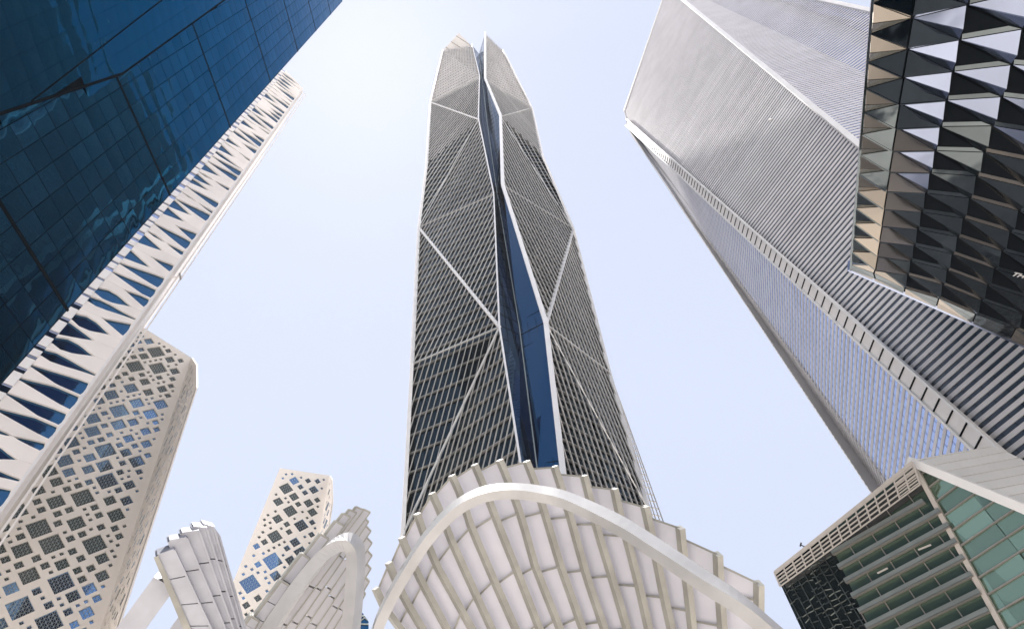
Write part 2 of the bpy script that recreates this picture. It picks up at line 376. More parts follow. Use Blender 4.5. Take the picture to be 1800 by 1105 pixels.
# panes of the main face: y from ye down to K-line, z by rows
def yk(zz):
    if zz >= K1.z: return K1.y+(K3.y-K1.y)*(zz-K1.z)/(K3.z-K1.z)
    t = (zz-K0.z)/(K1.z-K0.z); return K0.y+(K1.y-K0.y)*t
pv, pf = [], []
for i in range(5):
    for j in range(5):
        x, y = i/4-.5, j/4-.5; pv.append((x, y, .5-.55*((2*x)**2+(2*y)**2)*.5))
for i in range(4):
    for j in range(4): a = i*5+j; pf.append((a, a+5, a+6, a+1))
pane_me = mesh('pane', pv, pf, M['glass_left'], True)
panes = []
zj = [2+18.4*k for k in range(0, 10)]
zj = [3.0, 20.8, 38.6, 57.2, 76.0, 95.3, 113.9, 130.2, 147.0, ztop]
rowsz = []
for a, b in zip(zj, zj[1:]):
    nrow = max(1, round((b-a-.3)/2.05)); h = (b-a-.3)/nrow
    for r in range(nrow): rowsz.append((a+.15+r*h, h))
for z0, h in rowsz:
    y = ye-.12; ylim = yk(z0+h/2) if z0 > 45 else -4
    while y > ylim:
        w = min(1.62, y-ylim)
        if w < .2: break
        panes.append((y-w/2, z0+h/2, w-.05, h-.05)); y -= 1.62
def pane_mat(yc, zc, w, h):
    ex, ez = random.gauss(0, .0035), random.gauss(0, .0035)
    a = Vector((ex, 1, 0)).normalized(); n = Vector((1, -ex, -ez)).normalized(); b = n.cross(a)
    c = Vector((-30, yc, zc)); s = .03
    return Matrix(((a.x*w, b.x*h, n.x*s, c.x), (a.y*w, b.y*h, n.y*s, c.y), (a.z*w, b.z*h, n.z*s, c.z), (0, 0, 0, 1)))
def in_frame(p):
    v = ROT.transposed() @ (p-CAM)
    return v.z < 0 and abs(v.x/-v.z*F) < 930 and abs(v.y/-v.z*F) < 580
PM = [(pane_mat(*q), in_frame(Vector((-30, q[0], q[1])))) for q in panes]
PM.sort(key=lambda q: (not q[1], (Vector(q[0].col[3][:3])-CAM).length))
for k, _ in PM[:300]: part('pane', pane_me, G, k)
vv, ff = [], []
for k, _ in PM[300:]:
    b = len(vv); vv += [k @ Vector(v) for v in pv]; ff += [tuple(b+i for i in q) for q in pf]
part('upper_panes', mesh('upper_panes', vv, ff, M['glass_left'], True), G, kind='stuff')
slab_part('backing_wall', [Vector((-30.1, ye, 0)), Vector((-30.1, ye, ztop)), Vector((-30.1, yk(ztop), ztop)), Vector((-30.1, K1.y, K1.z)), Vector((-30.1, K00.y, K00.z)), Vector((-30.1, -30, 20)), Vector((-30.1, -30, 0))], M['joint'], G, .4, 0, gx)
for zz in zj[1:-1]:
    ylim = yk(zz) if zz > 45 else -20
    part('joint_bar', unit_box(M['joint']), G, bar_m(Vector((-30, ye, zz)), Vector((-30, ylim, zz)), gx, .20, .06, -.02))
# leaning upper face
ld = dirv(171); n_g2 = (K3-K1).cross(ld).normalized(); n_g2 = n_g2 if n_g2.x > 0 else -n_g2
kd = (K3-K1).normalized(); Klow = at_p(-60, 219.5, K1, n_g2); ldir = (Klow-K1)
vv, ff = [], []
def pquad(a, U, V, n):
    U2, V2 = U*.992, V*.992
    c = a+U*.5+V*.5; n = (n+U.normalized()*random.gauss(0, .0025)+V.normalized()*random.gauss(0, .0025)).normalized()
    s = .03
    return Matrix(((U2.x, V2.x, n.x*s, c.x), (U2.y, V2.y, n.y*s, c.y), (U2.z, V2.z, n.z*s, c.z), (0, 0, 0, 1)))
U, V = ld*1.6, kd*2.05
sgn = ldir.cross(K3-K1).dot(n_g2)
for i in range(34):
    for j in range(-40, 52):
        a = K1+U*i+V*j; c = a+U*.5+V*.5
        if ldir.cross(c-K1).dot(n_g2)*sgn <= 0 or a.z > ztop: continue
        k = pquad(a, U, V, n_g2); b = len(vv); vv += [k @ Vector(v) for v in pv]; ff += [tuple(b+i2 for i2 in q) for q in pf]
part('leaning_panes', mesh('leaning_panes', vv, ff, M['glass_left'], True), G, kind='stuff')
A1 = K1+ldir*1.3; A3 = K3+ld*54
slab_part('backing_wall', [K1, K3, A3, A3-kd*150, A1], M['joint'], G, .3, -.12, n_g2)
part('joint_bar', unit_box(M['joint']), G, bar_m(Vector(K1), A1, n_g2, .20, .08, -.02))
part('joint_bar', unit_box(M['joint']), G, bar_m(Vector(K1), Vector(K3), n_g2, .14, .06, -.02))
t1, t2 = at_p(55, 178, K1, n_g2), at_p(285, 0, K1, n_g2)
part('joint_bar', unit_box(M['joint']), G, bar_m(t1, t2+(t2-t1)*.6, n_g2, .10, .05, -.02))
# lower return under the leaning face
solid('roof_slab', [[Vector((-30, ye, ztop)), Vector((-30, yk(ztop), ztop)), Vector((-60, 0, ztop)), Vector((-60, ye, ztop))], [Vector((-30, ye, ztop+.6)), Vector((-30, yk(ztop), ztop+.6)), Vector((-60, 0, ztop+.6)), Vector((-60, ye, ztop+.6))]], M['white'], G)
slab_part('end_wall', [Vector((-30.2, ye, 0)), Vector((-30.2, ye, ztop)), Vector((-62, ye, ztop)), Vector((-62, ye, 0))], M['glass_y'], G, .3, 0, Vector((0, 1, 0)))

# ================================================================== tower with slanted slots
Y = thing('slotted_facade_tower', 'cream panelled tower with zigzag slanting dark blue window slots, beside the blue glass block', 'skyscraper', (-80, 62, 0))
YP = at_d(532, 155, 100); yn = dirv(132)
yl = dirv(42)                                    # level direction, left to right
def yat(px, py): return at_p(px, py, YP, yn)
Yr_t, Yl_t = yat(532, 155), yat(503, 124); Yr_b = Vector((Yr_t.x, Yr_t.y, 2)); yw = (Vector((Yr_t.x, Yr_t.y, 0))-Vector((Yl_t.x, Yl_t.y, 0))).length
yo = Vector((Yl_t.x, Yl_t.y, 0))
ytop = max(Yr_t.z, Yl_t.z)
zt_l, zt_r = Yl_t.z, Yr_t.z
pitch = 3.95
def Yp(u, zz, o=0.): return yo+yl*(u*yw)+Z*zz+yn*o
slab_part('slot_glass', [Yp(0, 2), Yp(1, 2), Yp(1, zt_r-1), Yp(0, zt_l-1)], M['glass_y'], Y, .3, -.45, yn)
US = [0, .03, .20, .40, .5, .60, .78, .965, 1.0]
def prof(kind, a):
    # half heights of the opening at the stations of US
    t = {'L': [.0, .30, .22, .12, .06, 0, 0, 0, 0], 'R': [0, 0, 0, 0, .04, .10, .2, .30, 0], 'F': [0, .14, .20, .17, .15, .12, .08, .05, 0],
         'G': [0, .05, .10, .16, .19, .22, .27, .30, 0], 'N': [0, .07, .08, .09, .09, .08, .06, .0, 0], 'B': [0, .18, .30, .26, .2, .12, .0, 0, 0],
         'M': [0, .04, .08, .05, .0, .05, .10, .14, 0]}[kind]
    return [x*a for x in t]
nr = int((ytop-2)/pitch*1.0)
bounds = []
kinds = 'LGFRLGNFBRGLFGMBRLFG'
kk = []
for r in range(nr*2):
    kk.append(random.choice('LGFRLGFBRGM') if r % 2 == 0 else random.choice('LRGFBM'))
rp = 3.55
slots = []
zc = 3.0
r = 0
while zc < ytop:
    kd = kk[r % len(kk)]
    wds = prof(kd, rp*random.uniform(1.3, 1.95)); wds[0] = wds[1] if kd in 'LFGBN' else 0
    skew = random.uniform(-.18, .30)
    slots.append((zc, wds, skew)); zc += rp*random.uniform(.8, 1.15); r += 1
def zlim(u): return zt_l+(zt_r-zt_l)*u
pan = []
for i in range(len(slots)-1):
    za, wa, sa = slots[i]; zb, wb_, sb = slots[i+1]
    lo = [za+wa[k]+(US[k]-.5)*sa*rp for k in range(len(US))]; hi = [zb-wb_[k]+(US[k]-.5)*sb*rp for k in range(len(US))]
    for k in range(len(US)):
        if hi[k] < lo[k]+.36: m_ = (hi[k]+lo[k])/2; lo[k], hi[k] = m_-.18, m_+.18
        hi[k] = min(hi[k], zlim(US[k])); lo[k] = min(lo[k], hi[k]-.01)
    if i == len(slots)-2: hi = [zlim(u) for u in US]
    pts = [Yp(US[k], lo[k]) for k in range(len(US))]+[Yp(US[k], hi[k]) for k in reversed(range(len(US)))]
    nU = len(US); v = []; f = []
    for o in (.0, -.42): v += [Yp(US[k], lo[k]+.02, o) for k in range(nU)]+[Yp(US[k], hi[k]-.02, o) for k in range(nU)]
    for k in range(nU-1):
        f.append((k, k+1, nU+k+1, nU+k)); f.append((2*nU+k, 2*nU+k+1, k+1, k)); f.append((nU+k, nU+k+1, 3*nU+k+1, 3*nU+k))
    f.append((0, nU, 3*nU, 2*nU)); f.append((nU-1, 3*nU-1, 4*nU-1, 2*nU-1))
    part('cladding_panel', mesh('cladding_panel', v, f, M['cream']), Y)
# right-hand trims, left return
rail(Yr_b+yl*.1, Yr_t+yl*.1, yn, .45, .45, 'white', 'edge_trim', Y)
yq = dirv(-48)
for o, w_, d_ in ((1.0, .9, .25), (2.0, .5, .35), (2.8, .4, .2)):
    a = Yr_b+yl*(o-.3)-yn*.5; rail(a, Vector((a.x, a.y, Yr_t.z-2)), yn, w_*.7, d_, 'cream', 'edge_trim', Y)
slab_part('side_wall', [Yr_b+yl*.4, Yr_t+yl*.4, Yr_t+yl*2.6+yq*40, Yr_b+yl*2.6+yq*40], M['cream'], Y, .4, 0, yl)
lr = []; lw = []
dd = dirv(226)                                     # the return left of the slotted face
k = 0
zz = 3.
while zz < zt_l-2:
    h = random.choice((1.4, 2.2, 2.8)); p = Yp(0, zz)+dd*.0
    lw.append(bar_m(Yp(0, zz+h/2, -.2), Yp(0, zz+h/2, -.2)+dd*9, yn, h, .3)); zz += h+random.choice((.9, 1.4, 1.9))
emit('side_panel', lw, M['white'], Y)
slab_part('side_glass', [Yp(0, 2, -.3), Yp(0, zt_l-1, -.3), Yp(0, zt_l-1, -.3)+dd*9, Yp(0, 2, -.3)+dd*9], M['glass_f'], Y, .2, 0, yn)
solid('roof_slab', [[Yp(0, zt_l-.8, -.5), Yp(1, zt_r-.8, -.5), Yp(1, zt_r-.8, -.5)+yq*30, Yp(0, zt_l-.8, -.5)+yq*30], [Yp(0, zt_l-.3, -.5), Yp(1, zt_r-.3, -.5), Yp(1, zt_r-.3, -.5)+yq*30, Yp(0, zt_l-.3, -.5)+yq*30]], M['cream'], Y)
cr = thing('window_cleaning_arm', 'small cream davit arm sticking out of the slotted tower right edge', 'davit arm', (0, 0, 0))
ca = at_p(303, 488, YP+yl*3, yn); cb_ = at_p(319, 486, YP+yl*3, yn)
cr.location = ca
part('arm', unit_box(M['cream']), cr, bar_m(ca, cb_, yn, .25, .25)); part('hoist', unit_box(M['mull']), cr, bar_m(at_p(315, 481, YP+yl*3, yn), at_p(317, 492, YP+yl*3, yn), yn, .3, .3))

# ================================================================== towers with diamond windows
def diamond_tower(name, label, origin_px, D, az, faces, s, seed, sizes, mw, body_d):
    """faces: list of (level azimuth, pixel outline, start of the face) built in their own planes"""
    rnd = random.Random(seed)
    root = thing(name, label, 'tower', Vector((0, 0, 0)), 'towers with diamond windows')
    o = at_d(*origin_px, D); root.location = (o.x, o.y, 0)
    total = []
    for fi, (fa, out, hinge, keep) in enumerate(faces):
        lv = dirv(fa)
        if hinge:
            a, b = hinge; a = hinge_pts[a]; b = hinge_pts[b]
            n = (a-b).cross(lv).normalized(); p0 = a
        else: n = dirv(fa+90); p0 = o
        if n.dot(CAM-p0) < 0: n = -n
        poly = [at_p(x, y, p0, n) for x, y in out]
        for k, i in keep.items(): hinge_pts[k] = poly[i]
        U = lv; V = n.cross(U); V = V if V.z > 0 else -V
        P2 = [((p-p0).dot(U), (p-p0).dot(V)) for p in poly]
        e1, e2 = (s*.7071, s*.7071), (-s*.7071, s*.7071)       # diamond cell edges
        # index range
        us = [p[0] for p in P2]; vs = [p[1] for p in P2]
        def pos(i, j): return (i*e1[0]+j*e2[0], i*e1[1]+j*e2[1])
        cells = {}
        i0, i1 = 10**9, -10**9
        rng = int((max(us)-min(us)+max(vs)-min(vs))/s)+2
        ci = int(((sum(us)/len(us))+(sum(vs)/len(vs)))/(s*1.4142)); cj = int((-(sum(us)/len(us))+(sum(vs)/len(vs)))/(s*1.4142))
        def inside(p, mrg):
            ar = sum(P2[q][0]*P2[(q+1) % len(P2)][1]-P2[(q+1) % len(P2)][0]*P2[q][1] for q in range(len(P2)))
            for q in range(len(P2)):
                (x0, y0), (x1, y1) = P2[q], P2[(q+1) % len(P2)]
                c = (x1-x0)*(p[1]-y0)-(y1-y0)*(p[0]-x0); L = math.hypot(x1-x0, y1-y0)
                if (c if ar > 0 else -c) < mrg*L: return False
            return True
        allc = []
        for i in range(ci-rng, ci+rng+1):
            for j in range(cj-rng, cj+rng+1):
                c = pos(i+.5, j+.5)
                if min(us)-s <= c[0] <= max(us)+s and min(vs)-s <= c[1] <= max(vs)+s: allc.append((i, j))
        used = set(); wins = []
        cand = allc[:]; rnd.shuffle(cand)
        for size, tries, gap in (sizes if fi == 0 else [(3, .004, 1), (2, .02, 1), (1, .05, 1)]):
            cnt = 0
            for (i, j) in cand:
                if cnt >= tries*len(allc): break
                corners = [pos(i, j), pos(i+size, j), pos(i+size, j+size), pos(i, j+size)]
                if not all(inside(c, 1.0) for c in corners): continue
                if any((a, b) in used for a in range(i-gap, i+size+gap) for b in range(j-gap, j+size+gap)): continue
                for a in range(i, i+size):
                    for b in range(j, j+size): used.add((a, b))
                wins.append((i, j, size)); cnt += 1
        v, f = [], []
        for (i, j) in allc:
            if (i, j) in used: continue
            g_ = .012 if mw else 0
            q = clip_to([pos(i+g_, j+g_), pos(i+1-g_, j+g_), pos(i+1-g_, j+1-g_), pos(i+g_, j+1-g_)], P2)
            if q:
                b = len(v); v += [p0+U*x+V*y for x, y in q]; f.append(tuple(range(b, b+len(q))))
        dep = .35 if fi == 0 else .10
        for (i, j, k) in wins:                                   # reveals
            cs = [pos(i, j), pos(i+k, j), pos(i+k, j+k), pos(i, j+k)]
            for q in range(4):
                a, b_ = cs[q], cs[(q+1) % 4]; b = len(v)
                v += [p0+U*a[0]+V*a[1], p0+U*b_[0]+V*b_[1], p0+U*b_[0]+V*b_[1]-n*dep, p0+U*a[0]+V*a[1]-n*dep]; f.append((b, b+1, b+2, b+3))
        part('tile_wall', mesh('tile_wall', v, f, M['stone']), root)
        slab_part('backing_wall', poly, M['stone'], root, .3, -.06-dep)
        for (i, j, k) in wins: total.append((k, i, j, p0, U, V, n, pos, dep))
    total.sort(key=lambda q: -q[0])
    wm_cache = {}
    def wmesh(k, dk):
        if (k, dk) in wm_cache: return wm_cache[(k, dk)]
        v = [(0, 0, 0), (k*s, 0, 0), (k*s, k*s, 0), (0, k*s, 0)]; f = [(0, 1, 2, 3)]; mi = [0]
        t = .026
        def strip(x0, y0, x1, y1):
            dx, dy = x1-x0, y1-y0; L = math.hypot(dx, dy); ox, oy = -dy/L*t, dx/L*t; b = len(v)
            v.extend([(x0+ox, y0+oy, .1), (x1+ox, y1+oy, .1), (x1-ox, y1-oy, .1), (x0-ox, y0-oy, .1)]); f.append((b+3, b+2, b+1, b)); mi.append(1)
        K = k*s
        if k > 1:
            m = k*2 if k < 3 else k*2
            m = k
            for q in range(1, m): strip(K*q/m, 0, K*q/m, K); strip(0, K*q/m, K, K*q/m)
            for q in range(-m+1, m):
                a, b = max(0, -q), min(m, m-q)
                strip(K*a/m, K*(a+q)/m, K*b/m, K*(b+q)/m)
        else: strip(0, 0, K, K)
        me = mesh('window', v, f, [M['glass_dk' if dk else 'glass_d'], M['lattice']]); me.polygons.foreach_set('material_index', mi)
        wm_cache[(k, dk)] = me; return me
    from mathutils import noise
    rv, rf, rm = [], [], []
    for idx, (k, i, j, p0, U, V, n, pos, dep) in enumerate(total):
        o2 = pos(i, j); o3 = p0+U*o2[0]+V*o2[1]-n*dep
        a = (U*.7071+V*.7071); b = (-U*.7071+V*.7071)
        dk = noise.noise(o3*.045+Vector((seed, 0, 0))) > .03  # dark pane clusters imitate reflections of buildings behind the camera
        if a.cross(b).dot(n) < 0: a, b = b, a
        M4 = Matrix(((a.x, b.x, n.x, o3.x), (a.y, b.y, n.y, o3.y), (a.z, b.z, n.z, o3.z), (0, 0, 0, 1)))
        if idx < 300: part('window', wmesh(k, dk), root, M4)
        else:
            me = wmesh(k, dk); bb = len(rv); rv += [M4 @ vt.co for vt in me.vertices]
            for pl in me.polygons: rf.append(tuple(bb+q for q in pl.vertices)); rm.append(2 if pl.material_index else (1 if dk else 0))
    if rv:
        me = mesh('small_windows', rv, rf, [M['glass_d'], M['glass_dk'], M['lattice']]); me.polygons.foreach_set('material_index', rm)
        part('small_windows', me, root, kind='stuff')
    return root
hinge_pts = {}
SZ = [(5, .0018, 1), (4, .0035, 1), (3, .006, 1), (2, .012, 1), (1, .035, 1)]
D1 = diamond_tower('diamond_window_tower', 'larger cream tiled tower with diamond windows standing at the lower left edge', (335, 637), 125, 0,
    [(53, [(336, 628), (228, 560), (-60, 560), (-60, 1190), (147, 1190)], None, {'a': 0, 'b': 4}),
     (-44, [(336, 628), (344, 640), (344, 680), (176, 1190), (147, 1190)], ('a', 'b'), {})], .64, 3, SZ, True, 0)
SZ2 = [(5, .001, 1), (4, .004, 1), (3, .007, 1), (2, .012, 1), (1, .035, 1)]
D2 = diamond_tower('diamond_window_tower', 'smaller cream tiled tower with diamond windows between the two left canopies', (492, 822), 185, 0,
    [(60, [(492, 822), (579, 835), (530, 1130), (365, 1130)], None, {'a': 1, 'b': 2}),
     (-38, [(579, 835), (583, 842), (584, 880), (548, 1130), (530, 1130)], ('a', 'b'), {})], .92, 11, SZ2, True, 0)

# ================================================================== mirror-panelled overhang, top right
N = thing('faceted_mirror_building', 'building with triangular bronze and dark mirror panels overhanging the top right corner', 'office building', (40, 20, 0))
nd1, nd2 = ray(1433, 1220), ray(6635, 2716)
pn = nd1.cross(nd2).normalized(); 
PO = at_d(1495, 475, 38)
pn = pn if pn.dot(CAM-PO) > 0 else -pn
def pat(px, py, h=0.): return at_p(px, py, PO+pn*h, pn)

U1 = nd2.copy(); V1 = -nd1.copy(); c0 = pat(1495, 475)
OFF = {'A': (0., .80, 1.74), 'B': (2.26, .34, 1.80), 'C': (5.05, .78, 1.93), 'D': (8.17, 1.43, 2.06), 'E': (11.75, 1.5, 2.2), 'F': (15.6, 1.9, 2.34), 'G': (19.8, 2.2, 2.5)}
def nodeN(c, k, h=0.):
    a, o, st = OFF[c]; b = max(o+st*k, .0 if k < 0 else -9)
    return c0+U1*a+V1*max(o+st*k, 0)+pn*h
def tri_part(a, b, c, m, gap=.035):
    g = (a+b+c)/3; q = [p+(g-p).normalized()*gap*2 for p in (a, b, c)]; n = outn(q)
    v, f = slab(q, n, .06, 0); part('facet_panel', mesh('facet_panel', v, f, m), N)
lf = 1
def face2(ap, p, q, m, lift):                   # triangle folded along the line from its apex to the lifted middle of its base
    mid = (p+q)/2+pn*lift*lf
    tri_part(ap, p, mid, m); tri_part(ap, mid, q, m)
rn = random.Random(5)
for k in range(-1, 24):
    lo = k < 6
    lf = 0 if k <= 0 else 1; br, dk, bl = M['pan_bronze'], M['pan_dark'], M['pan_blue']
    A, B, Cc, D_, Ee, Ff, Gg = [lambda j, c=c: nodeN(c, j) for c in 'ABCDEFG']
    face2(B(k), A(k), A(k-1), br if not lo else dk, .35)                         # A-B
    ap = (A(k)+B(k+1)+Cc(k)+B(k))/4+(A(k)-Cc(k))*.06+pn*.9*lf
    tri_part(A(k), B(k+1), ap, dk if k > 5 else br); tri_part(B(k+1), Cc(k), ap, br if k < 9 else dk)
    tri_part(A(k), B(k), ap, dk); tri_part(B(k), Cc(k), ap, dk)
    face2(B(k), Cc(k), Cc(k-1), bl if k > 6 else dk, .5)
    face2(D_(k-1), Cc(k), Cc(k-1), dk if k > 2 else br, -.55)
    face2(Cc(k), D_(k), D_(k-1), bl if k > 9 else dk, .6)
    face2(Ee(k-1), D_(k), D_(k-1), br if k < 10 else dk, -.6)
    face2(D_(k), Ee(k), Ee(k-1), dk if k < 9 else bl, .6)
    face2(Ff(k-1), Ee(k), Ee(k-1), dk, -.6)
    face2(Ee(k), Ff(k), Ff(k-1), dk, .6)
    face2(Gg(k-1), Ff(k), Ff(k-1), br, -.6)
    face2(Ff(k), Gg(k), Gg(k-1), dk, .6)
far = 19.8
e0, e1, e2, e3 = c0, c0+U1*far, c0+U1*far+V1*58, c0+V1*42
slab_part('backing_wall', [e0+V1*.2, e1+V1*.2, e2, e3], M['joint'], N, .8, -.12, pn)
part('edge_trim', unit_box(M['pan_blue']), N, bar_m(e0-U1*.1, e1, pn, .42, .9, -.9))
part('edge_trim', unit_box(M['pan_dark']), N, bar_m(e0-V1*.1, e3, pn, .14, .9, -.9))
bkn = Vector((1, .9, 0)).normalized()
solid('upper_storeys', [[e0-pn*.95, e1-pn*.95, e2-pn*.95, e3-pn*.95], [e0-pn*1-Z*0+Vector((14, 9, 16)), e1-pn*1+Vector((14, 6, 16)), e2-pn*1+Vector((14, 6, 16)), e3-pn*1+Vector((14, 9, 16))]], M['pan_dark'], N)
# solid letters standing in for a sign's reflection in the panels
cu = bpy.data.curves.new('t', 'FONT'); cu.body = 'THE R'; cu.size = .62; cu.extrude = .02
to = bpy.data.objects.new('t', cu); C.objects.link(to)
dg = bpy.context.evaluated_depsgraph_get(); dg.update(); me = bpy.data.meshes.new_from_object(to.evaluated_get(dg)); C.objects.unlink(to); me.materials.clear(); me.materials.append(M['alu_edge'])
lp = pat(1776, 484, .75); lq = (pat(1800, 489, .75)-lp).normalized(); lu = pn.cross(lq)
part('reflected_letters', me, N, Matrix(((lq.x, lu.x, pn.x, lp.x), (lq.y, lu.y, pn.y, lp.y), (lq.z, lu.z, pn.z, lp.z), (0, 0, 0, 1))))

# ================================================================== green glass building, lower right
B = thing('green_glass_building', 'low angular building of green glass with grey slats at the lower right corner', 'office building', (33, 40, 0))
ga = at_d(1605, 811, 45)
gn = (dirv(223)*math.cos(R_(-8))+Z*math.sin(R_(-8))).normalized()
def gf(px, py, h=0.): return at_p(px, py, ga+gn*h, gn)
gl, gbm = gf(1362, 1005), gf(1412, 1112)
rb = gf(1772, 1110)
n_r = (rb-ga).cross(dirv(152)).normalized(); n_r = n_r if n_r.dot(CAM-ga) > 0 else -n_r
def grf(px, py, h=0.): return at_p(px, py, ga+n_r*h, n_r)
wr = grf(1860, 917); wl = grf(1860, 1150); rb2 = gf(1795, 1160); gb2 = gf(1437, 1160)
wp = [ga, gl, gbm, gb2, rb2]
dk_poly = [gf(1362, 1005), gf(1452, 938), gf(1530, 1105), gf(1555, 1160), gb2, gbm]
ft_poly = [gf(1452, 938), ga, rb2, gf(1555, 1160)]
slab_part('glass_wall', ft_poly, M['green'], B, .3)
slab_part('shaded_glass_wall', dk_poly, M['green_shaded'], B, .3)
slab_part('glass_wall', [ga, wr, wl, rb2], M['green'], B, .3)
# slats and sills of the front
low_e0, low_e1 = gf(1617, 851), gf(1368, 1030)
sl = []; li = []; tk = []
fr = [low_e0, gf(1461, 964), gf(1540, 1160), rb2, gf(1650, 880)]
fr = [gf(1600, 866), gf(1461, 964), gf(1552, 1160), gf(1780, 1160), gf(1660, 900)]
wz = Z
for s in family(fr, Z, .98, .25):
    sl.append(bar_m(s[0], s[1], gn, .26, .32, .02)); li.append(bar_m(s[0]-Z*.2, s[1]-Z*.2, gn, .04, .36, .02))
glv = Z.cross(gn).normalized()
for s in family(fr, glv, 1.75): li.append(bar_m(s[0], s[1], gn, .05, .12, 0))
emit('slat', sl, M['slat'], B); emit('slat_edge', li, M['mull'], B)
# dark part: bars imitating the tower lattice reflected in the glass
refl = []
dpoly = [gf(1366, 1012), gf(1455, 965), gf(1530, 1112), gf(1545, 1160), gb2, gbm]
for s in family(dpoly, Z, .36):
    nseg_ = max(1, int((s[1]-s[0]).length/.45))
    for q in range(nseg_):
        a, b = s[0].lerp(s[1], q/nseg_), s[0].lerp(s[1], (q+1)/nseg_); jz = Z*random.uniform(-.09, .09)
        if random.random() < .8: refl.append(bar_m(a+jz, b-jz, gn+Vector((0, 0, random.uniform(-.9, .9))), .06, .05, .04))
for s in family(dpoly, glv, .62): refl.append(bar_m(s[0], s[1], gn, .06, .1, .02))
emit('reflection_bar', refl, M['mesh_refl'], B, 60, 'reflected_lattice')
# parapet lattice
lat = []
T0, T1, L0, L1 = gf(1605, 812, .9), gf(1362, 1006, .9), gf(1618, 851, .9), gf(1372, 1030, .9)
def lerp2(t, u): return T0.lerp(T1, t).lerp(L0.lerp(L1, t), u)
for u in (0, .12, .34, .56, .78, 1.0): lat.append(bar_m(lerp2(0, u), lerp2(1, u), gn, .075 if u else .22, .08))
for k in range(16):
    t = k/15; lat.append(bar_m(lerp2(t, 0), lerp2(t, 1), gn, .09, .1, .02))
for k in range(7):
    for u in ((k+.5)/8,): lat.append(bar_m(lerp2(0, .1+u), lerp2(.133, .1+u), gn, .05, .1))
emit('parapet_bar', lat, M['lattice_w'], B)
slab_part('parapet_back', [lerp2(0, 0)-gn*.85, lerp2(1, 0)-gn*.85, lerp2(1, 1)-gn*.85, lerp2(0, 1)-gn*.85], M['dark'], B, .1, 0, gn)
rail(ga, rb2, (gn+n_r).normalized(), .30, .35, 'lattice_w', 'corner_trim', B)
rail(ga, wr, n_r, .55, .7, 'alu_edge', 'eaves_trim', B)
# right face mullions, rising to the right
ml = []
m0, m1 = grf(1692, 958), grf(1791, 891); md = (m1-m0).normalized(); mw = n_r.cross(md).normalized()
rp_ = [ga, wr, wl, rb2]
for s in family(rp_, mw, .98, m0.dot(mw) % .98): ml.append(bar_m(s[0], s[1], n_r, .085, .16, 0))
emit('mullion', ml, M['mull'], B)
gp = mesh('pane', pv, pf, M['green'], True); a0 = [((p-m0).dot(md), (p-m0).dot(mw)) for p in rp_]
for i in range(-20, 30):
    for j in range(-30, 30):
        q = [(i*2.6, j*.98), (i*2.6+2.56, j*.98), (i*2.6+2.56, j*.98+.98), (i*2.6, j*.98+.98)]
        off_ = (m0.dot(mw) % .98)-m0.dot(mw) % .98
        q = clip_to(q, a0)
        if not q or len(q) < 3: continue
        cx = sum(x for x, y in q)/len(q); cy = sum(y for x, y in q)/len(q); c = m0+md*cx+mw*cy
        if not in_frame(c): continue
        ex, ey = random.gauss(0, .02), random.gauss(0, .02); n_j = n_r
        v = [m0+md*x+mw*y+n_r*(.03+(x-cx)*ex+(y-cy)*ey) for x, y in q]; v += [p-n_r*.03 for p in v]; kq = len(q)
        part('pane', mesh('pane', v, [tuple(range(kq)), tuple(range(2*kq-1, kq-1, -1))]+[(t, t+kq, (t+1) % kq+kq, (t+1) % kq) for t in range(kq)], M['green']), B)
# sheet roof above the eaves
n_t = (wr-ga).cross(dirv(96)).normalized(); n_t = n_t if n_t.dot(CAM-ga) > 0 else -n_t
def rt(px, py): return at_p(px, py, ga, n_t)
rp2 = [rt(1607, 808), rt(1745, 784), rt(1768, 793), rt(1860, 840), rt(1860, 915)]
slab_part('roof_deck', rp2, M['dark'], B, .3, -.06)
lvr = dirv(96); wv = n_t.cross(lvr).normalized(); vals = [p.dot(wv) for p in rp2]; st = .92
o = [((p-ga).dot(lvr), (p-ga).dot(wv)) for p in rp2]
k = math.floor(min(q[1] for q in o)/st)
while k*st < max(q[1] for q in o):
    mn, mx = min(q[0] for q in o)-1, max(q[0] for q in o)+1
    q = clip_to([(mn, k*st+.05), (mx, k*st+.05), (mx, (k+1)*st-.05), (mn, (k+1)*st-.05)], o)
    if q: slab_part('roof_sheet', [ga+lvr*a+wv*b for a, b in q], M['roofm'], B, .08, .03, n_t)
    k += 1
am = thing('roof_antenna', 'small dark antenna on the parapet of the green glass building', 'antenna', gf(1415, 958))
part('mast', unit_box(M['dark']), am, bar_m(gf(1418, 962), gf(1408, 957), gn, .08, .08)); part('tip', unit_box(M['dark']), am, bar_m(gf(1407, 960), gf(1409, 953), gn, .08, .08))
# short pale bars standing in for sun glints among the slats
for a, b in (((1615, 966), (1637, 957)), ((1543, 1007), (1561, 998))):
    part('sill_glint', unit_box(M['lattice_w']), B, bar_m(gf(*a, .6), gf(*b, .6), gn, .08, .1))

